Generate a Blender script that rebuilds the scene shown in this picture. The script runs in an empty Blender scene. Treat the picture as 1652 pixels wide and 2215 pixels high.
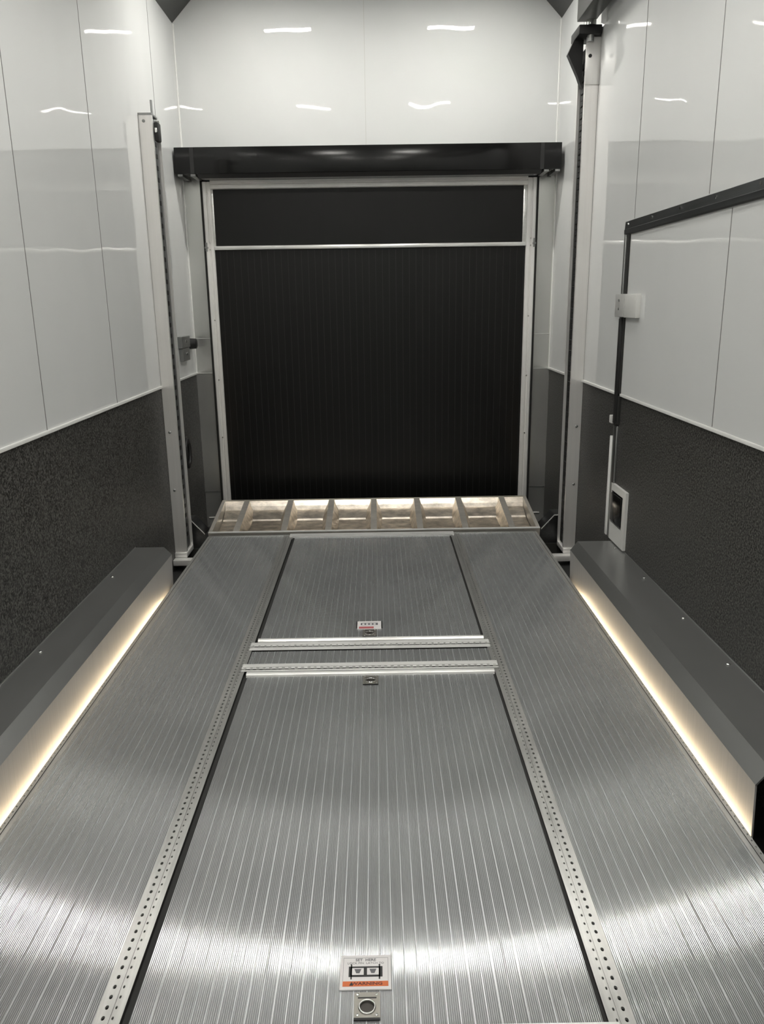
import bpy, bmesh, math, random
from mathutils import Matrix, Vector

random.seed(4)
S = bpy.context.scene
COL = S.collection

# ------------------------------------------------------------------ camera
ZC = 1.56                     # camera height above the trailer floor
cam_d = bpy.data.cameras.new('camera')
cam_d.sensor_fit = 'HORIZONTAL'
cam_d.sensor_width = 36.0
cam_d.lens = 1700.0 / 1652.0 * 36.0
cam_d.clip_start = 0.02
cam = bpy.data.objects.new('camera', cam_d)
COL.objects.link(cam)
cam.matrix_world = Matrix(((0.999868, 0.015717, -0.004051, 0.0),
                           (-0.007958, 0.257212, -0.966322, 0.0),
                           (-0.014145, 0.966227, 0.257303, ZC),
                           (0, 0, 0, 1)))
S.camera = cam

# ------------------------------------------------------------------ world, exposure
w = bpy.data.worlds.new('world'); S.world = w; w.use_nodes = True
w.node_tree.nodes['Background'].inputs[0].default_value = (0.9, 0.95, 1.0, 1)
w.node_tree.nodes['Background'].inputs[1].default_value = 0.05
S.view_settings.view_transform = 'Standard'
S.view_settings.look = 'None'
S.view_settings.gamma = 1.0
S.view_settings.exposure = 0.05
S.cycles.sample_clamp_indirect = 60.0
CEIL_STRENGTH = 205.0
GLOW_STRENGTH = 60.0
CEIL_COL = (1.0, 0.975, 0.915)
GLOW_COL = (1.0, 0.78, 0.50)

# ------------------------------------------------------------------ materials
def new_mat(name):
    m = bpy.data.materials.new(name); m.use_nodes = True
    nt = m.node_tree
    return m, nt, nt.nodes['Principled BSDF']

def plain(name, col, rough=0.5, metal=0.0, ior=1.5, bump=0.0, bscale=200.0):
    m, nt, b = new_mat(name)
    b.inputs['Base Color'].default_value = (*col, 1)
    b.inputs['Roughness'].default_value = rough
    b.inputs['Metallic'].default_value = metal
    b.inputs['IOR'].default_value = ior
    if bump:
        tc = nt.nodes.new('ShaderNodeTexCoord'); n = nt.nodes.new('ShaderNodeTexNoise')
        n.inputs['Scale'].default_value = bscale
        bp = nt.nodes.new('ShaderNodeBump'); bp.inputs['Strength'].default_value = 0.6
        bp.inputs['Distance'].default_value = bump
        nt.links.new(tc.outputs['Object'], n.inputs['Vector'])
        nt.links.new(n.outputs['Fac'], bp.inputs['Height'])
        nt.links.new(bp.outputs['Normal'], b.inputs['Normal'])
    return m

def brushed(name, base, rough, tangent, grain=(1, 1, 1), aniso=0.8, metal=1.0,
            amp=0.12, ramp_amp=0.08, ridges=0.0, ridge_scale=70.0, spec_tint=None):
    """brushed sheet metal: streaks run where grain is small"""
    m, nt, b = new_mat(name)
    b.inputs['Metallic'].default_value = metal
    b.inputs['Anisotropic'].default_value = aniso
    tc = nt.nodes.new('ShaderNodeTexCoord')
    mp = nt.nodes.new('ShaderNodeMapping'); mp.inputs['Scale'].default_value = grain
    nz = nt.nodes.new('ShaderNodeTexNoise'); nz.inputs['Scale'].default_value = 1.0
    nz.inputs['Detail'].default_value = 4.0; nz.inputs['Roughness'].default_value = 0.65
    big = nt.nodes.new('ShaderNodeTexNoise'); big.inputs['Scale'].default_value = 2.2
    big.inputs['Detail'].default_value = 3.0
    L = nt.links
    L.new(tc.outputs['Object'], mp.inputs['Vector']); L.new(mp.outputs[0], nz.inputs['Vector'])
    L.new(tc.outputs['Object'], big.inputs['Vector'])
    mr = nt.nodes.new('ShaderNodeMapRange')
    mr.inputs['From Min'].default_value = 0.3; mr.inputs['From Max'].default_value = 0.7
    mr.inputs['To Min'].default_value = 1 - amp; mr.inputs['To Max'].default_value = 1 + amp
    L.new(nz.outputs['Fac'], mr.inputs['Value'])
    mr2 = nt.nodes.new('ShaderNodeMapRange')
    mr2.inputs['From Min'].default_value = 0.3; mr2.inputs['From Max'].default_value = 0.7
    mr2.inputs['To Min'].default_value = 1 - ramp_amp; mr2.inputs['To Max'].default_value = 1 + ramp_amp
    L.new(big.outputs['Fac'], mr2.inputs['Value'])
    mu = nt.nodes.new('ShaderNodeMath'); mu.operation = 'MULTIPLY'
    L.new(mr.outputs[0], mu.inputs[0]); L.new(mr2.outputs[0], mu.inputs[1])
    mx = nt.nodes.new('ShaderNodeVectorMath'); mx.operation = 'SCALE'
    mx.inputs[0].default_value = base
    L.new(mu.outputs[0], mx.inputs['Scale'])
    L.new(mx.outputs[0], b.inputs['Base Color'])
    mr3 = nt.nodes.new('ShaderNodeMapRange')
    mr3.inputs['From Min'].default_value = 0.3; mr3.inputs['From Max'].default_value = 0.7
    mr3.inputs['To Min'].default_value = rough * 0.92; mr3.inputs['To Max'].default_value = rough * 1.08
    L.new(nz.outputs['Fac'], mr3.inputs['Value']); L.new(mr3.outputs[0], b.inputs['Roughness'])
    tv = nt.nodes.new('ShaderNodeCombineXYZ')
    for i in range(3): tv.inputs[i].default_value = tangent[i] + (.04, .055, .03)[i]
    L.new(tv.outputs[0], b.inputs['Tangent'])
    if ridges:
        wv = nt.nodes.new('ShaderNodeTexWave'); wv.wave_type = 'BANDS'; wv.bands_direction = 'X'
        wv.inputs['Scale'].default_value = ridge_scale; wv.inputs['Distortion'].default_value = 0
        L.new(tc.outputs['Object'], wv.inputs['Vector'])
        bp = nt.nodes.new('ShaderNodeBump'); bp.inputs['Strength'].default_value = 1.0
        bp.inputs['Distance'].default_value = ridges
        L.new(wv.outputs['Fac'], bp.inputs['Height']); L.new(bp.outputs[0], b.inputs['Normal'])
    return m

def wall_white(name, plane):
    m, nt, b = new_mat(name)
    b.inputs['Base Color'].default_value = (0.65, 0.66, 0.655, 1)
    b.inputs['Roughness'].default_value = 0.018
    b.inputs['IOR'].default_value = 1.5
    tc = nt.nodes.new('ShaderNodeTexCoord')
    mp = nt.nodes.new('ShaderNodeMapping'); mp.inputs['Scale'].default_value = (1.0, 1.0, 0.8)
    n = nt.nodes.new('ShaderNodeTexNoise'); n.inputs['Scale'].default_value = 3.2; n.inputs['Detail'].default_value = 1.0
    bp = nt.nodes.new('ShaderNodeBump'); bp.inputs['Distance'].default_value = 0.0035; bp.inputs['Strength'].default_value = 1.0
    L = nt.links
    L.new(tc.outputs['Object'], mp.inputs[0]); L.new(mp.outputs[0], n.inputs['Vector'])
    L.new(n.outputs['Fac'], bp.inputs['Height']); L.new(bp.outputs[0], b.inputs['Normal'])
    return m

def speckled(name):
    m, nt, b = new_mat(name)
    tc = nt.nodes.new('ShaderNodeTexCoord')
    n = nt.nodes.new('ShaderNodeTexNoise'); n.inputs['Scale'].default_value = 130; n.inputs['Detail'].default_value = 3
    n.inputs['Roughness'].default_value = 0.75
    cr = nt.nodes.new('ShaderNodeValToRGB')
    cr.color_ramp.elements[0].position = 0.42; cr.color_ramp.elements[0].color = (0.010, 0.0098, 0.009, 1)
    cr.color_ramp.elements[1].position = 0.64; cr.color_ramp.elements[1].color = (0.12, 0.118, 0.11, 1)
    bp = nt.nodes.new('ShaderNodeBump'); bp.inputs['Distance'].default_value = 0.002; bp.inputs['Strength'].default_value = 0.7
    L = nt.links
    L.new(tc.outputs['Object'], n.inputs['Vector']); L.new(n.outputs['Fac'], cr.inputs[0])
    L.new(cr.outputs[0], b.inputs['Base Color']); L.new(n.outputs['Fac'], bp.inputs['Height'])
    L.new(bp.outputs[0], b.inputs['Normal'])
    b.inputs['Roughness'].default_value = 0.45
    b.inputs['Specular IOR Level'].default_value = 0.35
    return m

def emit(name, col, s):
    m = bpy.data.materials.new(name); m.use_nodes = True
    nt = m.node_tree; nt.nodes.clear()
    e = nt.nodes.new('ShaderNodeEmission'); e.inputs[0].default_value = (*col, 1); e.inputs[1].default_value = s
    o = nt.nodes.new('ShaderNodeOutputMaterial'); nt.links.new(e.outputs[0], o.inputs[0])
    return m

M_WALL = wall_white('white_wall_panel', 'x')
M_WAIN = speckled('speckled_coating')
M_JOINT = plain('panel_joint', (0.16, 0.155, 0.15), 0.5)
M_WTRIM = plain('white_trim', (0.85, 0.85, 0.83), 0.25)
M_COVE = plain('dark_cove', (0.035, 0.035, 0.032), 0.4)
M_CEIL = wall_white('ceiling_panel', 'z')
M_FLOOR = plain('black_floor', (0.012, 0.012, 0.012), 0.6, bump=0.001)
M_BLACKG = plain('gloss_black', (0.006, 0.006, 0.006), 0.16, ior=1.38)
M_DOOR = brushed('black_door_skin', (0.004, 0.004, 0.0036), 0.4, (1, 0, 0), (60, 1, 1), aniso=0.3, metal=0.0, amp=0.15)
M_DOOR.node_tree.nodes['Principled BSDF'].inputs['Specular IOR Level'].default_value = 0.3
M_BLACK = plain('matte_black', (0.01, 0.01, 0.01), 0.55)
M_RUBBER = plain('black_rubber', (0.012, 0.012, 0.011), 0.7)
M_DECK = brushed('ribbed_deck_aluminium', (0.515, 0.53, 0.535), 0.155, (1, 0, 0), (160, .8, 1), aniso=1.0, metal=0.66,
                 amp=0.05, ramp_amp=0.06, ridges=0.0008, ridge_scale=75)
M_HATCH = brushed('hatch_aluminium', (0.515, 0.53, 0.535), 0.155, (1, 0, 0), (180, .8, 1), aniso=1.0, metal=0.66,
                  amp=0.07, ramp_amp=0.08, ridges=0.0008, ridge_scale=75)
M_WORN = plain('worn_ridge_aluminium', (0.57, 0.59, 0.60), 0.3, 0.62)
M_FLAT = brushed('flat_aluminium', (0.58, 0.585, 0.57), 0.30, (1, 0, 0), (150, 1.5, 150), aniso=0.9, metal=0.8)
M_RAIL = brushed('rail_aluminium', (0.62, 0.62, 0.60), 0.34, (1, 0, 0), (80, 6, 80), aniso=0.8, metal=0.75)
M_CROSS = brushed('cross_rail_aluminium', (0.85, 0.85, 0.83), 0.34, (0, 1, 0), (4, 80, 80), aniso=0.3, metal=0.45)
M_POST = brushed('post_aluminium', (0.80, 0.785, 0.765), 0.30, (1, 0, 0), (40, 40, 1), aniso=0.5, metal=0.5, amp=.04, ramp_amp=.03)
M_FRAME = brushed('frame_aluminium', (0.86, 0.85, 0.83), 0.4, (0, 0, 1), (8, 8, 4), aniso=0.2, metal=0.45, amp=0.05, ramp_amp=.05)
M_BAR = brushed('bright_aluminium', (0.85, 0.85, 0.83), 0.25, (0, 0, 1), (3, 80, 80), aniso=0.5, metal=0.7)
M_BOX = brushed('wheel_box_aluminium', (0.42, 0.425, 0.42), 0.3, (0, 1, 0), (8, .8, 8), aniso=0.3, metal=0.85, amp=0.02, ramp_amp=0.03)
M_BACKP = brushed('jamb_sheet_aluminium', (0.66, 0.66, 0.64), 0.22, (1, 0, 0), (6, 6, 1), aniso=0.5, metal=0.8, amp=.03, ramp_amp=.03)
M_TRAY = brushed('raw_cast_aluminium', (0.66, 0.60, 0.52), 0.38, (1, 0, 0), (14, 25, 20), aniso=0.1, amp=0.35, ramp_amp=0.2)
M_TRAYE = brushed('raw_edge_aluminium', (0.52, 0.495, 0.45), 0.36, (0, 1, 0), (10, 20, 20), aniso=0.2, metal=0.6)
M_DARKAL = brushed('dark_anodised_aluminium', (0.16, 0.165, 0.17), 0.33, (0, 1, 0), (60, 2, 60), aniso=0.4)
M_STEEL = plain('bright_steel', (0.8, 0.8, 0.78), 0.2, 1.0)
M_GREY = plain('grey_zinc', (0.30, 0.305, 0.30), 0.38, 1.0)
M_LATCH = plain('cast_latch', (0.27, 0.26, 0.235), 0.42, 0.9)
M_PLATE = plain('white_plastic', (0.62, 0.62, 0.60), 0.3)
M_LABELW = plain('label_white', (0.72, 0.70, 0.70), 0.35)
M_LABELO = plain('label_orange', (0.62, 0.13, 0.02), 0.4)
M_LABELR = plain('label_red', (0.45, 0.12, 0.13), 0.4)
M_INK = plain('ink_black', (0.012, 0.012, 0.012), 0.5)
M_INKG = plain('ink_grey', (0.12, 0.12, 0.13), 0.5)
M_LIGHT = emit('ceiling_light_lens', CEIL_COL, CEIL_STRENGTH)
M_GLOW = emit('added_glow', GLOW_COL, GLOW_STRENGTH)  # emission for the strips added in the deck-edge slots

# ------------------------------------------------------------------ builders (z given relative to the camera eye)
def finish(name, bm, m, parent=None, smooth=False, origin=None):
    me = bpy.data.meshes.new(name)
    bmesh.ops.recalc_face_normals(bm, faces=bm.faces[:])
    if origin is not None:
        bmesh.ops.translate(bm, verts=bm.verts[:], vec=-Vector(origin))
    bm.to_mesh(me); bm.free()
    me.materials.append(m)
    if smooth:
        for p in me.polygons: p.use_smooth = True
        me.set_sharp_from_angle(angle=math.radians(35))
    o = bpy.data.objects.new(name, me); COL.objects.link(o)
    if origin is not None: o.location = origin
    if parent is not None:
        o.parent = parent
        o.matrix_parent_inverse = Matrix.Translation(-parent.location)
    return o

def add_box(bm, x0, x1, y0, y1, z0, z1, bev=0.0):
    z0 += ZC; z1 += ZC
    vs = [bm.verts.new((x, y, z)) for x in (x0, x1) for y in (y0, y1) for z in (z0, z1)]
    F = [(0, 1, 3, 2), (4, 6, 7, 5), (0, 4, 5, 1), (2, 3, 7, 6), (0, 2, 6, 4), (1, 5, 7, 3)]
    fs = [bm.faces.new([vs[i] for i in f]) for f in F]
    if bev:
        es = list({e for f in fs for e in f.edges})
        bmesh.ops.bevel(bm, geom=es, offset=bev, segments=2, affect='EDGES', profile=0.5)

def box(name, x0, x1, y0, y1, z0, z1, m, parent=None, bev=0.0):
    bm = bmesh.new(); add_box(bm, x0, x1, y0, y1, z0, z1, bev)
    return finish(name, bm, m, parent, smooth=bev > 0)

def add_prism(bm, pts, axis, a0, a1):
    """pts: closed polygon in the two other axes (order x,y,z without axis); z relative to eye"""
    def mk(p, a):
        if axis == 'x': return (a, p[0], p[1] + ZC)
        if axis == 'y': return (p[0], a, p[1] + ZC)
        return (p[0], p[1], a + ZC)
    A = [bm.verts.new(mk(p, a0)) for p in pts]; B = [bm.verts.new(mk(p, a1)) for p in pts]
    n = len(pts)
    bm.faces.new(A); bm.faces.new(B[::-1])
    for i in range(n): bm.faces.new((A[i], B[i], B[(i + 1) % n], A[(i + 1) % n]))

def prism(name, pts, axis, a0, a1, m, parent=None, smooth=False):
    bm = bmesh.new(); add_prism(bm, pts, axis, a0, a1)
    return finish(name, bm, m, parent, smooth)

def add_cyl(bm, c, r, h, axis='z', seg=16, r2=None, dome=0.0):
    r2 = r if r2 is None else r2
    rings = [(0, r), (h, r2)]
    if dome: rings += [(h + dome * .6, r2 * .75), (h + dome, r2 * .3)]
    prev = None; first = None
    for (d, rr) in rings:
        ring = []
        for k in range(seg):
            a = 2 * math.pi * k / seg; u, v = rr * math.cos(a), rr * math.sin(a)
            p = {'z': (u, v, d), 'x': (d, u, v), 'y': (u, d, v)}[axis]
            ring.append(bm.verts.new((c[0] + p[0], c[1] + p[1], c[2] + ZC + p[2])))
        if prev:
            for k in range(seg): bm.faces.new((prev[k], prev[(k + 1) % seg], ring[(k + 1) % seg], ring[k]))
        else: first = ring
        prev = ring
    bm.faces.new(first[::-1]); bm.faces.new(prev)

def cyl(name, c, r, h, axis, m, parent=None, seg=16, r2=None, dome=0.0):
    bm = bmesh.new(); add_cyl(bm, c, r, h, axis, seg, r2, dome)
    return finish(name, bm, m, parent, smooth=True)

def add_torus(bm, c, R, r, sx=1.0, sy=1.0, seg=32, ts=10):
    rows = []
    for i in range(seg):
        a = 2 * math.pi * i / seg; row = []
        for j in range(ts):
            b = 2 * math.pi * j / ts; q = R + r * math.cos(b)
            row.append(bm.verts.new((c[0] + q * math.cos(a) * sx, c[1] + q * math.sin(a) * sy, c[2] + ZC + r * math.sin(b))))
        rows.append(row)
    for i in range(seg):
        for j in range(ts):
            bm.faces.new((rows[i][j], rows[(i + 1) % seg][j], rows[(i + 1) % seg][(j + 1) % ts], rows[i][(j + 1) % ts]))

def thing(name, label, cat, loc, group=None):
    o = bpy.data.objects.new(name, None); COL.objects.link(o)
    o.location = (loc[0], loc[1], loc[2] + ZC); o.empty_display_size = 0.05
    if label: o['label'] = label
    if cat: o['category'] = cat
    if group: o['group'] = group
    return o

def tag(o, label, cat, group=None):
    o['label'] = label; o['category'] = cat
    if group: o['group'] = group
    return o

def struct(o):
    o['kind'] = 'structure'; return o

def structthing(name, loc):
    o = thing(name, None, None, loc); o['kind'] = 'structure'; return o

# ------------------------------------------------------------------ the trailer shell
XL, XR, YB, YF = -1.25, 1.20, 5.57, -3.0
ZW, ZT, ZF = -0.455, 1.715, -ZC
CEIL = 1.93
struct(box('floor', XL - .1, XR + .1, YF - .1, YB + .1, ZF - .08, ZF, M_FLOOR))
struct(box('ceiling', XL, XR, YF, YB, CEIL, CEIL + .05, M_CEIL))

def side_wall(name, x, sgn, seams, cut=None):
    """white upper wall with dark panel joints and speckled lower panel; sgn = outward direction"""
    o = structthing(name, (x, 2.0, ZF))
    box('upper_panel', x, x + sgn * .05, YF, YB, ZW, CEIL, M_WALL, o)
    box('lower_panel', x, x + sgn * .05, YF, YB, ZF, ZW, M_WAIN, o)
    for y, z0, z1 in seams:
        box('panel_joint', x - sgn * .0012, x + sgn * .01, y - .0016, y + .0016, z0, z1, M_JOINT, o)
    return o
side_wall('wall_left', XL, -1, [(0.98, ZW, ZT), (1.97, ZW, ZT), (2.965, ZW, ZT), (3.80, ZW, ZT), (4.97, ZW, ZT)])
side_wall('wall_right', XR, 1, [(1.2, ZW + .9, ZT), (2.1, ZW + .9, ZT), (3.0, .36, ZT), (3.84, .36, ZT), (4.98, ZW, ZT)])
# back wall: white header field above the door and its sheet-metal cheeks
o = structthing('wall_back', (0, YB, ZF))
box('upper_panel', XL, XR, YB, YB + .05, .93, CEIL, M_WALL, o)
box('panel_joint', -.047, -.044, YB - .001, YB + .01, .93, 1.86, plain('pale_joint', (.5, .5, .48), .4), o)
struct(box('wall_front', XL, XR, YF - .05, YF, ZF, CEIL, M_WALL))

# trims: chair rail and corner beads, cove
struct(box('trim_1', XL, XL + .010, YF, YB, ZW - .006, ZW + .007, M_WTRIM, bev=.001))
struct(box('trim_2', XR - .010, XR, YF, YB, ZW - .006, ZW + .007, M_WTRIM, bev=.001))
struct(box('trim_3', XL, XL + .01, YB - .01, YB, ZW, 1.71, M_WTRIM, bev=.002))
struct(box('trim_4', XR - .01, XR, YB - .01, YB, ZW, 1.71, M_WTRIM, bev=.002))
struct(box('trim_7', XL, XL + .009, 5.518, 5.532, ZW, .93, M_WTRIM, bev=.002))
struct(box('trim_8', XR - .009, XR, 5.518, 5.532, ZW, .93, M_WTRIM, bev=.002))
for n, x, s in (('trim_5', XL, 1), ('trim_6', XR, -1)):
    struct(prism(n, [(x, ZT), (x + s * .215, CEIL), (x, CEIL)], 'y', YF, YB - .001, M_COVE))

# ------------------------------------------------------------------ far door
o = structthing('door_1', (-.03, 5.5, ZF))
# sheet cheeks left and right of the frame
box('jamb_sheet', XL, -1.135, 5.53, 5.57, ZF, .93, M_BACKP, o)
box('jamb_sheet', 1.083, XR, 5.53, 5.57, ZF, .93, M_BACKP, o)
for (a, b) in ((XL, -1.135), (1.083, XR)):
    for z in (-.22, ZW, -1.3): box('sheet_joint', a, b, 5.527, 5.54, z - .003, z + .003, M_BAR if z > -1 else M_GREY, o)
box('seal', -1.135, -1.118, 5.515, 5.57, ZF, .80, M_RUBBER, o)
box('seal', 1.066, 1.083, 5.515, 5.57, ZF, .80, M_RUBBER, o)
box('seal', -1.118, 1.066, 5.515, 5.57, .785, .80, M_RUBBER, o)
# side stiles as stepped channels
def stile(xo, xi, s):
    bm = bmesh.new()
    pts = [(xo, 5.56), (xo, 5.50), (xo + s * .006, 5.494), (xo + s * .024, 5.494), (xo + s * .027, 5.503), (xo + s * .033, 5.503),
           (xo + s * .036, 5.497), (xi - s * .004, 5.497), (xi, 5.502), (xi, 5.56)]
    add_prism(bm, pts, 'z', ZF + .001, .775)
    finish('stile', bm, M_FRAME, o)
stile(-1.118, -1.062, 1); stile(1.066, 1.004, -1)
prism('head_rail', [(5.56, .782), (5.49, .782), (5.49, .770), (5.502, .766), (5.502, .760), (5.492, .756), (5.492, .735), (5.50, .73), (5.56, .73)],
      'x', -1.064, 1.006, M_FRAME, o)
box('cross_rail', -1.062, 1.006, 5.49, 5.53, .352, .378, M_BAR, o, bev=.006)
box('lower_panel', -1.064, 1.006, 5.512, 5.56, ZF + .002, .352, M_DOOR, o)
box('upper_panel', -1.055, .985, 5.512, 5.56, .378, .732, M_DOOR, o)
box('inner_stile', -1.064, -1.050, 5.50, 5.53, .372, .735, M_BAR, o, bev=.003)
box('inner_stile', .98, 1.004, 5.50, 5.53, .372, .735, M_BAR, o, bev=.003)
bm = bmesh.new()
for i in range(46):
    x = -1.03 + i * .045
    add_box(bm, x - .0012, x + .0012, 5.5105, 5.513, ZF + .05, .345)
finish('panel_groove', bm, M_BLACK, o)
for x in (-1.09, 1.035):
    for z in (.70, .40, .355, -.1, -.5, -.9): cyl('screw', (x, 5.493, z), .005, -.003, 'y', M_STEEL, o, seg=8)
bm = bmesh.new(); add_box(bm, 1.052, 1.064, 5.478, 5.496, .345, .40, .002); add_box(bm, 1.048, 1.068, 5.474, 5.496, .362, .374, .002)
finish('hinge_pin', bm, M_GREY, o)
bm = bmesh.new(); add_box(bm, -1.118, -1.106, 5.478, 5.496, .345, .40, .002); add_box(bm, -1.122, -1.102, 5.474, 5.496, .362, .374, .002)
finish('hinge_pin', bm, M_GREY, o)

# black header box above the door
h = thing('header_box', 'glossy black header box spanning the end wall above the dark door', 'box', (-.03, 5.43, .78))
box('housing', -1.238, 1.176, 5.30, 5.568, .795, .949, M_BLACKG, h, bev=.003)
prism('lower_lip', [(5.305, .797), (5.335, .772), (5.50, .784), (5.50, .797)], 'x', -1.10, 1.055, plain('satin_black', (.03, .03, .031), .25), h)
for x in (-1.225, -1.145, 1.07, 1.14):
    box('end_bracket', x, x + .03, 5.31, 5.50, .783, .796, M_GREY, h)
for x in (-1.13, 1.055):
    box('end_reflection', x - .012, x + .012, 5.2985, 5.31, .797, .947, M_BLACK, h)  # black strips stand in for dark reflections near the box ends

# ------------------------------------------------------------------ side door on the right wall
d = structthing('door_2', (XR, 3.0, ZF))
box('door_skin', XR - .004, XR + .01, 1.2, 3.865, ZW + .008, .298, M_WALL, d)
for y in (1.6, 2.785):
    box('panel_joint', XR - .0052, XR, y - .0016, y + .0016, ZW + .01, .29, M_JOINT, d)
prism('header_rail', [(XR + .001, .353), (XR - .010, .353), (XR - .012, .319), (XR - .015, .3175), (XR - .014, .298), (XR - .010, .293), (XR + .001, .293)],
      'y', 1.0, 3.94, M_DARKAL, d)
for i in range(9):
    cyl('screw', (XR - .011, 3.90 - i * .33, .338), .0065, -.003, 'x', M_STEEL, d, seg=10)
box('hinge_jamb', XR - .014, XR + .002, 3.915, 3.935, -.60, .296, M_GREY, d, bev=.002)
box('seal', XR - .010, XR + .002, 3.865, 3.90, -.60, .30, M_RUBBER, d)
box('seal', XR - .020, XR + .002, 3.89, 3.925, -.60, -.09, M_BLACK, d, bev=.004)
box('jamb_cap', XR - .022, XR, 3.94, 3.975, -.605, -.565, M_PLATE, d, bev=.004)
box('lower_jamb', XR - .016, XR + .002, 3.935, 3.965, -1.19, -.67, M_WTRIM, d, bev=.003)
box('lower_jamb_channel', XR - .012, XR + .002, 3.875, 3.93, -1.19, -.61, M_GREY, d, bev=.002)
box('strike_plate', XR - .030, XR + .002, 3.835, 3.965, -.082, .024, plain('grey_plastic', (.42, .42, .41), .35), d, bev=.003)
box('strike_plate', XR - .026, XR + .002, 3.66, 3.833, -.084, .022, M_PLATE, d, bev=.003)
for z in (-.045, -.005): cyl('screw', (XR - .030, 3.90, z), .006, -.003, 'x', M_GREY, d, seg=10)
# paddle handle plate low on the door
bm = bmesh.new()
y0, y1, z0, z1 = 3.655, 3.89, -1.19, -.90
a0, a1, b0, b1 = 3.70, 3.882, -1.10, -.935
outer = [(y0, z0), (y1, z0), (y1, z1), (y0, z1)]; inner = [(a0, b0), (a1, b0), (a1, b1), (a0, b1)]
def V(x, p): return bm.verts.new((x, p[0], p[1] + ZC))
of = [V(XR - .014, p) for p in outer]; ob = [V(XR + .001, p) for p in outer]
inf = [V(XR - .014, p) for p in inner]; ib = [V(XR - .001, p) for p in inner]
for i in range(4):
    j = (i + 1) % 4
    bm.faces.new((of[i], of[j], inf[j], inf[i])); bm.faces.new((of[i], ob[i], ob[j], of[j])); bm.faces.new((inf[i], inf[j], ib[j], ib[i]))
finish('handle_plate', bm, M_PLATE, d)
box('handle_recess', XR - .004, XR + .001, a0, a1, b0, b1, M_BLACK, d)
box('paddle_handle', XR - .020, XR - .006, a0 + .015, a1 - .008, b0 + .01, b1 - .008, M_BLACKG, d, bev=.006)

# ------------------------------------------------------------------ lift posts
def post(side, ztop, zbot, label):
    s = 1 if side == 'L' else -1
    xw = XL if side == 'L' else XR
    X = lambda v: xw + s * v
    t = thing('lift_post', label, 'post', (xw + s * .04, 4.67, zbot), 'lift posts by the end wall')
    w_ = .072
    # channel: front flange, web, back flange
    pr = [(X(.001), 4.60), (X(w_), 4.60), (X(w_), 4.608), (X(.010), 4.608), (X(.010), 4.742), (X(w_ + .004), 4.742), (X(w_ + .004), 4.752), (X(.001), 4.752)]
    bm = bmesh.new(); add_prism(bm, pr, 'z', zbot, ztop)
    finish('channel', bm, M_POST, t)
    # return lips
    bm = bmesh.new(); add_box(bm, min(X(w_ - .006), X(w_)), max(X(w_ - .006), X(w_)), 4.608, 4.622, zbot, ztop)
    finish('channel_lip', bm, M_POST, t)
    # drive chain inside: alternating link plates
    bm = bmesh.new(); n = int((ztop - zbot - .1) / .03)
    for i in range(n):
        z = zbot + .05 + i * .03
        dx = .004 if i % 2 else 0
        xa, xb = X(.044 - dx), X(.066 + dx) if side == 'R' else X(.060 + dx)
        add_box(bm, min(xa, xb), max(xa, xb), 4.64, 4.70, z, z + .026, .003)
    finish('chain', bm, M_BLACK, t)
    bm = bmesh.new(); xa, xb = X(.012), X(.062)
    add_box(bm, min(xa, xb), max(xa, xb), 4.662, 4.735, zbot + .01, ztop - .01)
    finish('inner_track', bm, M_RUBBER if side == 'R' else M_DARKAL, t)
    for z in (ztop - .03, -.72, -1.07):
        cyl('bolt', (X(.028), 4.60, z), .008, -.005, 'y', M_GREY, t, seg=10, dome=-.003)
    xa, xb = X(-.0), X(.075)
    box('foot', min(xa, xb), max(xa, xb), 4.585, 4.76, zbot - .03, zbot, M_FRAME, t, bev=.003)
    return t, X
tl, X = post('L', .985, -1.46, 'shorter aluminium lift post on the left wall with open top')
box('top_cap', X(.0) + .0, X(.072), 4.595, 4.72, .985, .995, M_GREY, tl)
cyl('tension_rod', (X(.060), 4.66, .985), .006, .085, 'z', M_GREY, tl)
box('pawl', X(.072), X(.098), 4.62, 4.68, .86, .955, M_BLACK, tl, bev=.008)
box('pawl_nut', X(.080), X(.092), 4.61, 4.625, .90, .925, M_STEEL, tl, bev=.003)
tr, X = post('R', 1.30, -1.47, 'taller aluminium lift post on the right wall joined to an overhead rail')
box('top_bracket', X(.125), X(.005), 4.56, 4.74, 1.33, 1.375, M_BLACK, tr, bev=.006)
prism('gusset', [(X(.075), 1.345), (X(.118), 1.345), (X(.155), 1.265), (X(.10), 1.16), (X(.075), 1.10)], 'y', 4.66, 4.70, M_BLACK, tr)
cyl('drive_coupling', (X(.058), 4.585, 1.3755), .026, .026, 'z', M_STEEL, tr, seg=24)
cyl('drive_coupling', (X(.058), 4.585, 1.30), .018, .03, 'z', M_GREY, tr, seg=20)
box('mount_plate', X(.076), X(.0), 4.588, 4.60, 1.10, 1.325, M_POST, tr, bev=.002)
cyl('bolt', (X(.055), 4.588, 1.235), .009, -.004, 'y', M_BLACK, tr, seg=14)
r = thing('overhead_rail', 'dark overhead rail running forward from the top of the right lift post', 'rail', (1.12, 3.2, 1.42))
box('beam', 1.075, 1.170, 1.8, 4.62, 1.402, 1.54, M_COVE, r, bev=.004)
box('hanger', 1.10, 1.199, 2.2, 2.26, 1.45, 1.52, M_GREY, r)
box('hanger', 1.10, 1.199, 4.2, 4.26, 1.45, 1.52, M_GREY, r)

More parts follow.
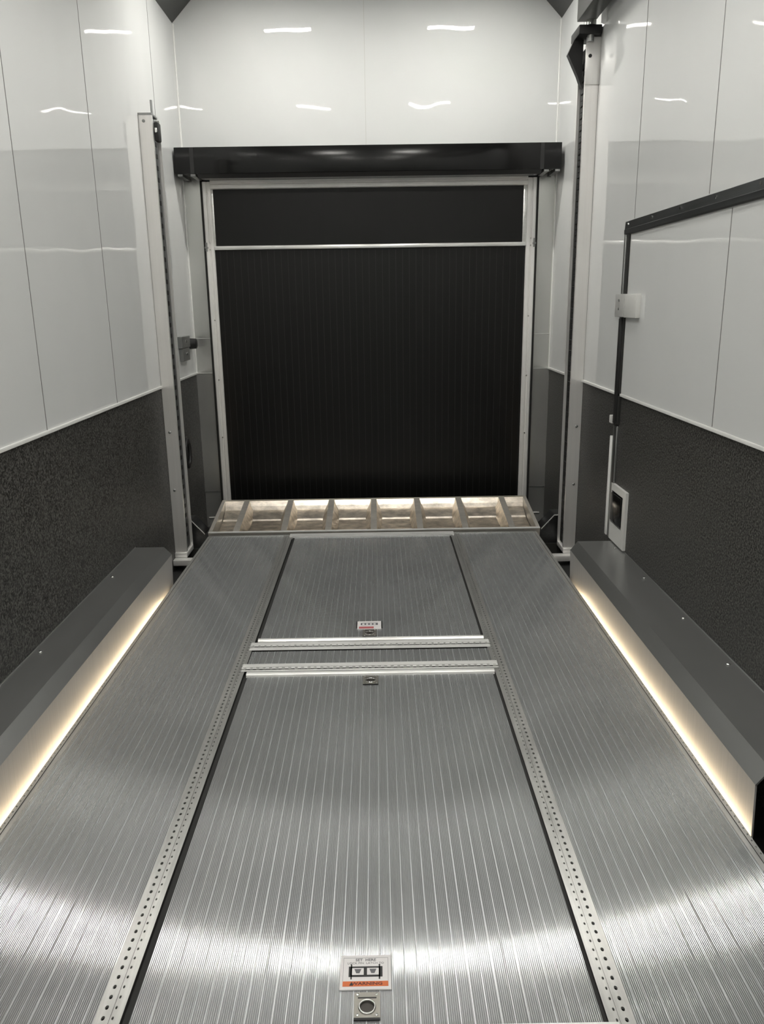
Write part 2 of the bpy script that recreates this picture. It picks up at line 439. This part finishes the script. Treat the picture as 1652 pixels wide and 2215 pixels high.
# latch on the left wall behind the post
t = thing('wall_latch', 'grey two-bolt metal latch with black knob on the left wall behind the post', 'latch', (XL, 5.25, -.34))
bm = bmesh.new(); add_box(bm, XL, XL + .028, 5.07, 5.29, -.262, -.19, .003); add_box(bm, XL, XL + .026, 5.09, 5.27, -.345, -.264, .003)
finish('plate', bm, M_GREY, t)
for z in (-.222, -.30): cyl('bolt', (XL + .027, 5.18, z), .011, .004, 'x', M_STEEL, t, seg=12, dome=.003)
cyl('knob', (XL + .001, 5.39, -.247), .036, .045, 'x', M_BLACK, t, seg=24, r2=.033, dome=.006)
t = tag(box('rivet_strip', XL + .0005, XL + .006, 4.90, 4.95, -.30, -.16, M_GREY, None, bev=.002),
        'small grey riveted strip beside the left lift post near the latch', 'bracket')
t = thing('grab_hook', 'dark curved hook low on the speckled left panel behind the post', 'hook', (XL, 5.05, -.86))
bm = bmesh.new(); add_torus(bm, (0, 0, 0), .055, .012, 1, 1, 24, 8)
bmesh.ops.rotate(bm, verts=bm.verts[:], cent=(0, 0, ZC), matrix=Matrix.Rotation(math.pi / 2, 3, 'Y'))
bmesh.ops.translate(bm, verts=bm.verts[:], vec=(XL + .015, 5.05, -.93))
bmesh.ops.scale(bm, vec=(1, 1, 1.5), verts=bm.verts[:], space=Matrix.Translation((0, 0, .93 - ZC)))
finish('ring', bm, M_BLACK, t, smooth=True)
box('mount', XL, XL + .012, 5.02, 5.08, -.875, -.82, M_COVE, t, bev=.004)

# ------------------------------------------------------------------ wheel boxes along both walls
def wheel_box(side, label):
    s = 1 if side == 'L' else -1
    if side == 'L': xw, xt, xf, z_t, z_c = XL + .001, -1.102, -1.077, -1.193, -1.232
    else: xw, xt, xf, z_t, z_c = XR - .001, 1.017, .993, -1.197, -1.243
    th = .005; ya, yb = 1.81, 3.85
    t = thing('wheel_box', label, 'wheel box', ((xw + xf) / 2, 2.8, ZF), 'wheel boxes along the trailer walls')
    outer = [(xw, z_t), (xt, z_t), (xf + s * .012, z_c), (xf, ZF + .001)]
    def piece(name, a, b, nrm, m):
        bm = bmesh.new()
        ox, oz = nrm[0] * th, nrm[1] * th
        add_prism(bm, [a, b, (b[0] - ox, b[1] - oz), (a[0] - ox, a[1] - oz)], 'y', ya, yb)
        return finish(name, bm, m, t)
    c = .66
    piece('top_sheet', outer[0], outer[1], (0, 1), M_BOX)
    piece('chamfer_sheet', outer[1], outer[2], (s * .75, c), M_BOX)
    piece('side_sheet', outer[2], outer[3], (s, 0), M_SIDE)
    # turned end at the far end
    prism('end_sheet', [(xw, z_t - .006), (xt, z_t - .006), (xf, z_c - .004), (xf - s * .006, ZF + .002), (xw, ZF + .002)], 'y', yb - .012, yb - .006, M_BOX, t)
    box('wall_bead', min(xw, xw + s * .003), max(xw, xw + s * .003), ya, yb, z_t, z_t + .004, M_BOX, t)
    ys = (2.02, 2.42, 2.82, 3.28, 3.72) if side == 'R' else (2.6, 3.4)
    for y in ys:
        cyl('screw', (xw + s * .028, y, z_t), .0075, .003, 'z', M_STEEL, t, seg=10, dome=.003)
    return t
M_SIDE = brushed('wheel_box_side', (0.42, 0.415, 0.41), 0.55, (0, 0, 1), (1, 160, 1.5), aniso=0.6, metal=0.5, amp=0.08, ramp_amp=0.04)
wheel_box('L', 'low aluminium wheel box against the left wall with chamfered edge')
wheel_box('R', 'low aluminium wheel box against the right wall with screws along its back edge')

# floor sills under the posts
tag(box('floor_sill', XL, -1.09, 4.53, 4.585, -1.525, -1.49, M_FRAME, None, bev=.003), 'thin aluminium sill at the foot of the left lift post', 'sill', 'sills at the lift posts')
tag(box('floor_sill', 1.02, XR, 4.53, 4.585, -1.535, -1.50, M_FRAME, None, bev=.003), 'thin aluminium sill at the foot of the right lift post', 'sill', 'sills at the lift posts')

# folded brackets between posts and loading flap
def bracket(side, label):
    s = 1 if side == 'L' else -1
    xo = -1.235 if side == 'L' else 1.16
    t = thing('folded_bracket', label, 'bracket', (xo, 4.85, -1.5), 'folded brackets beside the loading flap')
    X = lambda v: xo + s * v
    poly = [(X(0), -1.305), (X(.055), -1.305), (X(.135), -1.395), (X(.135), -1.50), (X(0), -1.50)]
    prism('web', poly, 'y', 4.80, 4.806, M_DARKAL, t)
    top = [(X(0), -1.305), (X(.055), -1.305), (X(.135), -1.395)]
    bm = bmesh.new()
    for a, b in zip(top[:-1], top[1:]):
        add_prism(bm, [a, b, (b[0], b[1] - .005), (a[0], a[1] - .005)], 'y', 4.77, 4.90)
    finish('flange', bm, M_DARKAL, t)
    bm = bmesh.new()
    for a, b in zip(top[:-1], top[1:]):
        add_prism(bm, [(a[0], a[1] + .002), (b[0], b[1] + .002), (b[0], b[1] - .004), (a[0], a[1] - .004)], 'y', 4.765, 4.770)
    finish('bright_edge', bm, M_CROSS, t)
    cyl('bolt', (X(.09), 4.80, -1.36), .008, -.006, 'y', M_STEEL, t, seg=8)
    box('foot', min(X(0), X(.14)), max(X(0), X(.14)), 4.78, 4.92, -1.56, -1.50, M_COVE, t)
bracket('L', 'dark folded metal bracket between left post and loading flap')
bracket('R', 'dark folded metal bracket between right post and loading flap')

# ------------------------------------------------------------------ lift deck
ZD = -1.38
DXL, DXR = -1.056, .972
Y0, Y1 = -0.6, 4.665
deck = thing('lift_deck', 'ribbed aluminium lift deck covering the floor between the wheel boxes', 'deck', (-.04, 2.5, ZF))

def ribbed_plate(name, x0, x1, y0, y1, z, m, parent, period=.027, thick=.012, ridge=.0004, margin=.0):
    """plate whose top carries a raised bead every `period` metres, as an extrusion profile"""
    pts = []
    pts.append((x0, z)); x = x0 + margin + period / 2
    while x < x1 - margin - .003:
        pts += [(x - .0011, z), (x - .0006, z + ridge), (x + .0006, z + ridge), (x + .0011, z)]
        x += period
    pts.append((x1, z)); pts += [(x1, z - thick), (x0, z - thick)]
    bm = bmesh.new()
    n = len(pts)
    A = [bm.verts.new((p[0], y0, p[1] + ZC)) for p in pts]; B = [bm.verts.new((p[0], y1, p[1] + ZC)) for p in pts]
    for i in range(n): bm.faces.new((A[i], B[i], B[(i + 1) % n], A[(i + 1) % n]))
    bm.faces.new(A); bm.faces.new(B[::-1])
    o_ = finish(name, bm, m, parent)
    o_.data.materials.append(M_WORN)
    for f in o_.data.polygons:
        if len(f.vertices) == 4 and max(o_.data.vertices[v].co.z for v in f.vertices) > z + ZC + ridge * .5: f.material_index = 1
    return o_

def perforated(name, along, a0, a1, c0, rows, z, m, parent, pitch=.025, depth=.006, lips=()):
    """flat strip with real punched holes. rows: (width, hole_len, hole_wid or 0 for plain, z offset)"""
    bm = bmesh.new()
    def W(a, c, zz):
        return bm.verts.new((c, a, zz + ZC) if along == 'y' else (a, c, zz + ZC))
    c = c0
    for (wd, hl, hw, dz) in rows:
        zz = z + dz
        if not hl:
            v = [W(a0, c, zz), W(a1, c, zz), W(a1, c + wd, zz), W(a0, c + wd, zz)]; bm.faces.new(v)
        else:
            n = int(round((a1 - a0) / pitch)); p = (a1 - a0) / n
            for i in range(n):
                b0 = a0 + i * p; b1 = b0 + p; mid = (b0 + b1) / 2; cm = c + wd / 2
                R = [(b0, c), (mid, c), (b1, c), (b1, cm), (b1, c + wd), (mid, c + wd), (b0, c + wd), (b0, cm)]
                k = .72
                Hh = [(mid - hl / 2 * k, cm - hw / 2 * k), (mid, cm - hw / 2), (mid + hl / 2 * k, cm - hw / 2 * k), (mid + hl / 2, cm),
                      (mid + hl / 2 * k, cm + hw / 2 * k), (mid, cm + hw / 2), (mid - hl / 2 * k, cm + hw / 2 * k), (mid - hl / 2, cm)]
                RV = [W(q[0], q[1], zz) for q in R]; HV = [W(q[0], q[1], zz) for q in Hh]; DV = [W(q[0], q[1], zz - depth) for q in Hh]
                for j in range(8):
                    kx = (j + 1) % 8
                    bm.faces.new((RV[j], RV[kx], HV[kx], HV[j])); bm.faces.new((HV[j], HV[kx], DV[kx], DV[j]))
        c += wd
    me = finish(name, bm, m, parent)
    # edges of the strip
    return me, c

# side fields
ribbed_plate('side_panel', DXL + .030, -.586, Y0, Y1 - .02, ZD, M_DECK, deck)
ribbed_plate('side_panel', .492, DXR - .030, Y0, Y1 - .02, ZD, M_DECK, deck)
ribbed_plate('cross_panel', -.530, .446, 2.855, 2.982, ZD - .001, M_HATCH, deck)
ribbed_plate('cross_panel', -.530, .446, Y0, 1.195, ZD - .001, M_HATCH, deck)
# perforated long rails
rows_in = [(.010, 0, 0, .0015), (.014, .011, .0075, .0015), (.007, 0, 0, .003), (.011, .008, .0045, .001), (.012, 0, 0, .002)]
perforated('perforated_rail', 'y', Y0, Y1 - .005, -.586, rows_in, ZD, M_RAIL, deck)
perforated('perforated_rail', 'y', Y0, Y1 - .005, .438 + .0, rows_in[::-1], ZD, M_RAIL, deck)
rows_out = [(.010, .008, .005, .0), (.006, 0, 0, .003), (.014, .0, 0, .0)]
perforated('edge_rail', 'y', Y0, Y1 - .005, DXL, rows_out, ZD, M_RAIL, deck)
perforated('edge_rail', 'y', Y0, Y1 - .005, DXR - .030, rows_out[::-1], ZD, M_RAIL, deck)
# dark bed below rails and seams
box('under_frame', DXL + .004, DXR - .004, Y0, Y1 - .01, ZD - .10, ZD - .0135, M_RUBBER, deck)
for x in (-.9, -.45, -.04, .37, .82):
    box('cross_bearer', x - .03, x + .03, Y0, Y1 - .05, ZF, ZD - .10, M_GREY, deck)
box('side_skirt', DXL, DXL + .004, Y0, Y1 - .01, ZD - .10, ZD - .001, M_FLAT, deck)
box('side_skirt', DXR - .004, DXR, Y0, Y1 - .01, ZD - .10, ZD - .001, M_FLAT, deck)
# far end strips
box('end_strip', DXL + .002, -.56, Y1 - .018, Y1, ZD - .012, ZD + .003, M_FLAT, deck, bev=.002)
box('end_strip', .47, DXR - .002, Y1 - .018, Y1, ZD - .012, ZD + .003, M_FLAT, deck, bev=.002)

def cross_rail(y0, flip):
    """bright transverse rail: bead lip, perforated face, small flange"""
    pf = [(0, .0), (.004, .005), (.012, .006), (.018, .003)]
    Y = lambda v: y0 + (v if not flip else .105 - v)
    bm = bmesh.new()
    add_prism(bm, [(Y(0), ZD - .006), (Y(.003), ZD + .004), (Y(.010), ZD + .0075), (Y(.022), ZD + .0075), (Y(.034), ZD + .003), (Y(.036), ZD - .006)], 'x', -.520, .436)
    finish('cross_lip', bm, M_CROSS, deck, smooth=False)
cr = cross_rail
# rail at the hatch joint, far one
cr(3.0, True)
perforated('cross_rail', 'x', -.543, .452, 2.984, [(.030, 0, 0, .004), (.018, .010, .008, .007), (.022, 0, 0, .007)], ZD, M_CROSS, deck, pitch=.025)
cr(2.757, False)
perforated('cross_rail', 'x', -.545, .456, 2.793, [(.014, 0, 0, .0035), (.018, .014, .008, .007), (.026, 0, 0, .0075)], ZD, M_CROSS, deck, pitch=.025)
perforated('cross_rail', 'x', -.545, .456, 1.195, [(.014, 0, 0, .006), (.012, .010, .006, .006), (.012, 0, 0, .006)], ZD, M_CROSS, deck)
perforated('cross_rail', 'x', -.549, .458, 4.610, [(.022, 0, 0, .007), (.010, .006, .004, .007), (.023, 0, 0, .008)], ZD, M_CROSS, deck)
box('cross_rail_body', -.549, .458, 4.611, 4.664, ZD - .012, ZD + .006, M_CROSS, deck)

# added emitters below each deck edge for the wheel-box glow, real source unknown
for nm, xa, xb, lb in (('added_glow_strip', DXL - .0125, DXL - .0005, 'added warm glow strip, not a known lamp, in the slot along the left deck edge'),
                       ('added_glow_strip', DXR + .0005, DXR + .0125, 'added warm glow strip, not a known lamp, in the slot along the right deck edge')):
    tag(box(nm, xa, xb, Y0 if xa < 0 else 1.86, 3.74, ZD - .100, ZD - .072, M_GLOW, None), lb, 'light', 'added glow strips at the deck edges')

# ------------------------------------------------------------------ hatches
def text_mesh(name, s, size, x, y, z, m, parent, rot=0.0, sx=1.0, bold=0.0):
    cu = bpy.data.curves.new(name + '_curve', 'FONT'); cu.body = s; cu.size = size
    cu.align_x = 'CENTER'; cu.align_y = 'CENTER'; cu.extrude = .0001; cu.offset = bold; cu.resolution_u = 2
    tmp = bpy.data.objects.new(name + '_tmp', cu); COL.objects.link(tmp)
    dg = bpy.context.evaluated_depsgraph_get(); dg.update()
    me = bpy.data.meshes.new_from_object(tmp.evaluated_get(dg))
    bpy.data.objects.remove(tmp); bpy.data.curves.remove(cu)
    me.materials.clear(); me.materials.append(m)
    me.transform(Matrix.Diagonal((sx, 1, 1, 1)))
    o_ = bpy.data.objects.new(name, me); COL.objects.link(o_)
    o_.rotation_euler[2] = rot
    o_.location = (x, y, z + ZC)
    o_.parent = parent
    o_.matrix_parent_inverse = Matrix.Translation(-parent.location)
    return o_

def floor_latch(parent, x0, x1, y0, y1, z):
    """square recessed slam latch with lift ring"""
    cx, cy = (x0 + x1) / 2, (y0 + y1) / 2
    bm = bmesh.new(); w_ = (x1 - x0); hgt = (y1 - y0)
    O = [(x0, y0), (x1, y0), (x1, y1), (x0, y1)]
    n = 24; R = min(w_, hgt) * .27
    ringp = [(cx + R * math.cos(2 * math.pi * k / n - math.pi * .75), cy - hgt * .06 + R * math.sin(2 * math.pi * k / n - math.pi * .75)) for k in range(n)]
    sq = []
    for k in range(n):
        s_ = k / (n / 4); e = int(s_); f = s_ - e
        a, b = O[e], O[(e + 1) % 4]; sq.append((a[0] + (b[0] - a[0]) * f, a[1] + (b[1] - a[1]) * f))
    tz = z + .003 + ZC
    A = [bm.verts.new((p[0], p[1], tz)) for p in sq]; A0 = [bm.verts.new((p[0], p[1], tz - .004)) for p in sq]
    B = [bm.verts.new((p[0], p[1], tz)) for p in ringp]; B0 = [bm.verts.new((p[0], p[1], tz - .0035)) for p in ringp]
    for k in range(n):
        j = (k + 1) % n
        bm.faces.new((A[k], A[j], B[j], B[k])); bm.faces.new((A[k], A0[k], A0[j], A[j])); bm.faces.new((B[k], B[j], B0[j], B0[k]))
    l = finish('latch', bm, M_LATCH, parent, origin=(cx, cy, z + ZC))
    def sub(name, bm2, m, smooth=True):
        q = finish(name, bm2, m, None, smooth)
        q.parent = l; q.matrix_parent_inverse = Matrix.Translation(-(parent.location + l.location - parent.location))
        return q
    bm = bmesh.new(); add_cyl(bm, (cx, cy - hgt * .06, z + .0002), R, .0004, 'z', 24); sub('finger_hole', bm, plain('recess', (.06, .055, .05), .45, .6))
    bm = bmesh.new(); add_torus(bm, (cx, cy - hgt * .06, z + .0035), R * 1.12, .0022); sub('pull_ring', bm, M_STEEL)
    bm = bmesh.new()
    add_box(bm, x0 + w_ * .14, x1 - w_ * .14, y1 - hgt * .24, y1 - hgt * .19, z + .0028, z + .0034)
    sub('slot', bm, M_INK, False)
    bm = bmesh.new(); add_box(bm, x0, x1, y0 - .003, y0 + .002, z + .0005, z + .0034); sub('lower_edge', bm, M_INK, False)
    for (px, py) in ((x0 + .007, y0 + .008), (x1 - .007, y0 + .008), (x0 + .007, y1 - .006), (x1 - .007, y1 - .006)):
        bm = bmesh.new(); add_cyl(bm, (px, py, z + .003), .0032, .001, 'z', 10, dome=.0006); sub('rivet', bm, M_STEEL)
    return l

def hatch(y0, y1, label):
    t = thing('floor_hatch', label, 'hatch', (-.043, (y0 + y1) / 2, ZD - .012), 'floor hatches in the lift deck')
    ribbed_plate('hatch_panel', -.514, .428, y0, y1, ZD, M_HATCH, t, margin=.028)
    box('side_seal', -.5285, -.5145, y0 - .002, y1 + .002, ZD - .012, ZD - .004, M_RUBBER, t)
    box('side_seal', .4285, .4375, y0 - .002, y1 + .002, ZD - .012, ZD - .004, M_RUBBER, t)
    return t
def sub_of(part, name, x0, x1, y0, y1, z0, z1, m, pts=None, base=None):
    bm = bmesh.new()
    if pts: add_prism(bm, pts, 'z', z0, z1)
    else: add_box(bm, x0, x1, y0, y1, z0, z1)
    q = finish(name, bm, m, None); q.parent = part; q.matrix_parent_inverse = Matrix.Translation(-Vector(base))
    return q

# near hatch with printed plate
hn = hatch(1.236, 2.752, 'long near floor hatch with a white and orange warning plate above its latch')
floor_latch(hn, -.066, -.013, 1.253, 1.315, ZD)
floor_latch(hn, -.070, -.012, 2.674, 2.744, ZD)
LX, LY = -.0435, 1.366
bm = bmesh.new(); add_box(bm, LX - .0545, LX + .0545, LY - .0445, LY + .0445, ZD, ZD + .0035, .001)
plate = finish('warning_plate', bm, M_LABELW, hn, origin=(LX, LY, ZD + ZC)); PB = (LX, LY, ZD + ZC)
plate['label'] = 'white printed plate with orange band'
z = ZD + .0036
sub_of(plate, 'orange_band', LX - .048, LX + .048, LY - .037, LY - .024, z, z + .0002, M_LABELO, base=PB)
bm = bmesh.new()
add_box(bm, LX - .036, LX + .036, LY - .013, LY + .014, z, z + .0002)
add_box(bm, LX - .032, LX - .029, LY - .019, LY + .020, z, z + .0002)
add_box(bm, LX + .028, LX + .031, LY - .019, LY + .020, z, z + .0002)
q = finish('pictogram', bm, M_INK, None); q.parent = plate; q.matrix_parent_inverse = Matrix.Translation(-Vector(PB))
for cx in (LX - .0165, LX + .0155):
    sub_of(plate, 'picture_window', cx - .0125, cx + .0125, LY - .008, LY + .0095, z + .0002, z + .0004, M_LABELW, base=PB)
    sub_of(plate, 'triangle_mark', 0, 0, 0, 0, z + .0004, z + .0006, M_INKG,
           pts=[(cx - .0075, LY + .007), (cx + .0075, LY + .007), (cx + .0035, LY - .004), (cx - .0035, LY - .004)], base=PB)
bm = bmesh.new()
for a in (LX - .048, LX + .0475): add_box(bm, a, a + .0006, LY - .037, LY + .037, z, z + .0001)
add_box(bm, LX - .048, LX + .048, LY + .0365, LY + .0371, z, z + .0001)
q = finish('border_line', bm, M_INKG, None); q.parent = plate; q.matrix_parent_inverse = Matrix.Translation(-Vector(PB))
text_mesh('heading_text', 'SET  HERE', .0095, LX, LY + .031, z, M_INKG, plate, sx=1.05, bold=.0002)
text_mesh('line_text', 'LOCK PIN  LATCH TO', .0072, LX, LY + .0225, z, M_INKG, plate, sx=1.1)
text_mesh('band_text', 'WARNING', .010, LX + .003, LY - .0305, z + .0003, plain('ink_brown', (.12, .02, .01), .5), plate, sx=1.35, bold=.0003)
sub_of(plate, 'warning_triangle', 0, 0, 0, 0, z + .0002, z + .0004, M_INK,
       pts=[(LX - .034, LY - .035), (LX - .026, LY - .035), (LX - .030, LY - .0265)], base=PB)

hf = hatch(3.105, 4.608, 'shorter far floor hatch with small white and pink label beside the loading flap')
floor_latch(hf, -.078, -.018, 3.112, 3.185, ZD)
LX, LY = -.050, 3.232
bm = bmesh.new(); add_box(bm, LX - .053, LX + .053, LY - .043, LY + .043, ZD, ZD + .0035, .001)
plate = finish('warning_plate', bm, M_LABELW, hf, origin=(LX, LY, ZD + ZC)); PB = (LX, LY, ZD + ZC)
plate['label'] = 'small white label with pink lower band'
sub_of(plate, 'pink_band', LX - .045, LX + .02, LY - .040, LY - .018, z, z + .0002, M_LABELR, base=PB)
sub_of(plate, 'end_clip', LX - .0575, LX - .053, LY - .028, LY + .040, ZD, ZD + .0045, M_BLACK, base=PB)
sub_of(plate, 'end_clip', LX + .053, LX + .0575, LY - .028, LY + .040, ZD, ZD + .0045, M_BLACK, base=PB)
bm = bmesh.new()
add_box(bm, LX - .038, LX + .038, LY - .002, LY + .022, z, z + .0002)
q = finish('pictogram', bm, M_INKG, None); q.parent = plate; q.matrix_parent_inverse = Matrix.Translation(-Vector(PB))
for k in range(4):
    cx = LX - .026 + k * .0165
    sub_of(plate, 'picture_window', cx - .005, cx + .005, LY + .001, LY + .016, z + .0002, z + .0004, M_LABELW, base=PB)

# ------------------------------------------------------------------ loading flap: tilted tray with ribs and pockets
FY0, FZ0, FY1, FZ1 = 4.685, -1.364, 5.19, -1.281
FX0, FX1 = -1.06, 1.0
flap = thing('loading_flap', 'aluminium loading flap with ribbed pockets tilted up in front of the dark door', 'flap', (-.03, FY0, FZ0))
vy, vz = FY1 - FY0, FZ1 - FZ0; Ln = math.hypot(vy, vz); uy, uz = vy / Ln, vz / Ln
def FP(x, s, hgt):  # s along flap, hgt normal to it
    return (x, FY0 + uy * s - uz * hgt, FZ0 + uz * s + uy * hgt + ZC)
def flap_mesh(name, polys, m, smooth=False):
    bm = bmesh.new()
    for pl in polys: bm.faces.new([bm.verts.new(FP(*p)) for p in pl])
    bmesh.ops.remove_doubles(bm, verts=bm.verts[:], dist=1e-5)
    return finish(name, bm, m, flap, smooth)
def fbox(x0, x1, s0, s1, h0, h1):
    P = lambda x, s, h_: (x, s, h_)
    return [[P(x0, s0, h1), P(x1, s0, h1), P(x1, s1, h1), P(x0, s1, h1)], [P(x0, s0, h0), P(x0, s1, h0), P(x1, s1, h0), P(x1, s0, h0)],
            [P(x0, s0, h0), P(x1, s0, h0), P(x1, s0, h1), P(x0, s0, h1)], [P(x0, s1, h0), P(x0, s1, h1), P(x1, s1, h1), P(x1, s1, h0)],
            [P(x0, s0, h0), P(x0, s0, h1), P(x0, s1, h1), P(x0, s1, h0)], [P(x1, s0, h0), P(x1, s1, h0), P(x1, s1, h1), P(x1, s0, h1)]]
D = .085
flap_mesh('frame_rail', fbox(FX0, FX1, 0, .016, -D, -.004), M_TRAYE)
flap_mesh('front_lip', fbox(FX0, FX1, -.001, .014, -.004, .001), M_CROSS)
flap_mesh('frame_rail', fbox(FX0, FX1, Ln - .008, Ln, -D, 0), M_TRAYE)
flap_mesh('frame_rail', fbox(FX0, FX0 + .022, .016, Ln - .008, -D, 0), M_TRAYE)
flap_mesh('frame_rail', fbox(FX1 - .022, FX1, .016, Ln - .008, -D, 0), M_TRAYE)
flap_mesh('base_sheet', fbox(FX0, FX1, 0, Ln, -D - .006, -D), M_TRAY)
ribs = [-.892, -.595, -.318, -.033, .258, .540, .832]
for x in ribs:
    flap_mesh('rib', fbox(x - .019, x + .019, .016, Ln - .008, -D, -.004), M_TRAYE)
cells = []
edges = [FX0 + .022] + [v for x in ribs for v in (x - .019, x + .019)] + [FX1 - .022]
for i in range(0, len(edges), 2):
    a, b = edges[i], edges[i + 1]
    # pocket pan with sloping sides, rounded corners, stepped floor and front slope
    in_ = .035 if b - a > .18 else .004
    s0, s1 = .017, Ln - .009
    prof = [(s0, -.006, 0), (s0 + .05, -.05, .3), (s0 + .16, -.072, .8), (s0 + .25, -.078, 1), (s1 - .17, -.078, 1), (s1 - .16, -.070, 1), (s1 - .05, -.052, .7), (s1 - .035, -.03, .3), (s1, -.006, 0)]
    polys = []
    for (p, q) in zip(prof[:-1], prof[1:]):
        pa, pb = a + in_ * p[2], b - in_ * p[2]; qa, qb = a + in_ * q[2], b - in_ * q[2]
        polys.append([(pa, p[0], p[1]), (pb, p[0], p[1]), (qb, q[0], q[1]), (qa, q[0], q[1])])
        if in_ > .01:
            polys.append([(a, p[0], -.004), (pa, p[0], p[1]), (qa, q[0], q[1]), (a, q[0], -.004)])
            polys.append([(b, p[0], -.004), (b, q[0], -.004), (qb, q[0], q[1]), (pb, p[0], p[1])])
    flap_mesh('pocket', polys, M_TRAY)
for x, dx in ((FX0, -.045), (FX1, .045)):
    a, b = sorted((x, x + dx))
    c0 = FP(a, .27, -.02)
    cyl('pivot_pin', (a, c0[1], c0[2] - ZC), .009, b - a, 'x', M_STEEL, flap)

# ------------------------------------------------------------------ ceiling lights (their reflections show in the walls)
first = True
for y in (4.78, 2.45, .12, -2.2):
    for x in (-.60, .57):
        where = 'left' if x < 0 else 'right'
        t = thing('ceiling_light', f'slim white ceiling strip light, {where} one of the row at {["the end wall","mid ceiling","overhead","the near end"][[4.78,2.45,.12,-2.2].index(y)]}',
                  'light', (x, y, CEIL), 'strip lights on the trailer ceiling')
        box('housing', x - .178, x + .178, y - .046, y + .046, CEIL - .014, CEIL - .0005, M_WTRIM, t)
        bm = bmesh.new()
        for q in ((x - .178, x - .168, y - .046, y + .046), (x + .168, x + .178, y - .046, y + .046),
                  (x - .168, x + .168, y - .046, y - .037), (x - .168, x + .168, y + .037, y + .046)):
            add_box(bm, *q, CEIL - .024, CEIL - .014)
        finish('bezel', bm, M_WTRIM, t)
        box('lens', x - .167, x + .167, y - .036, y + .036, CEIL - .022, CEIL - .0145, M_LIGHT, t)
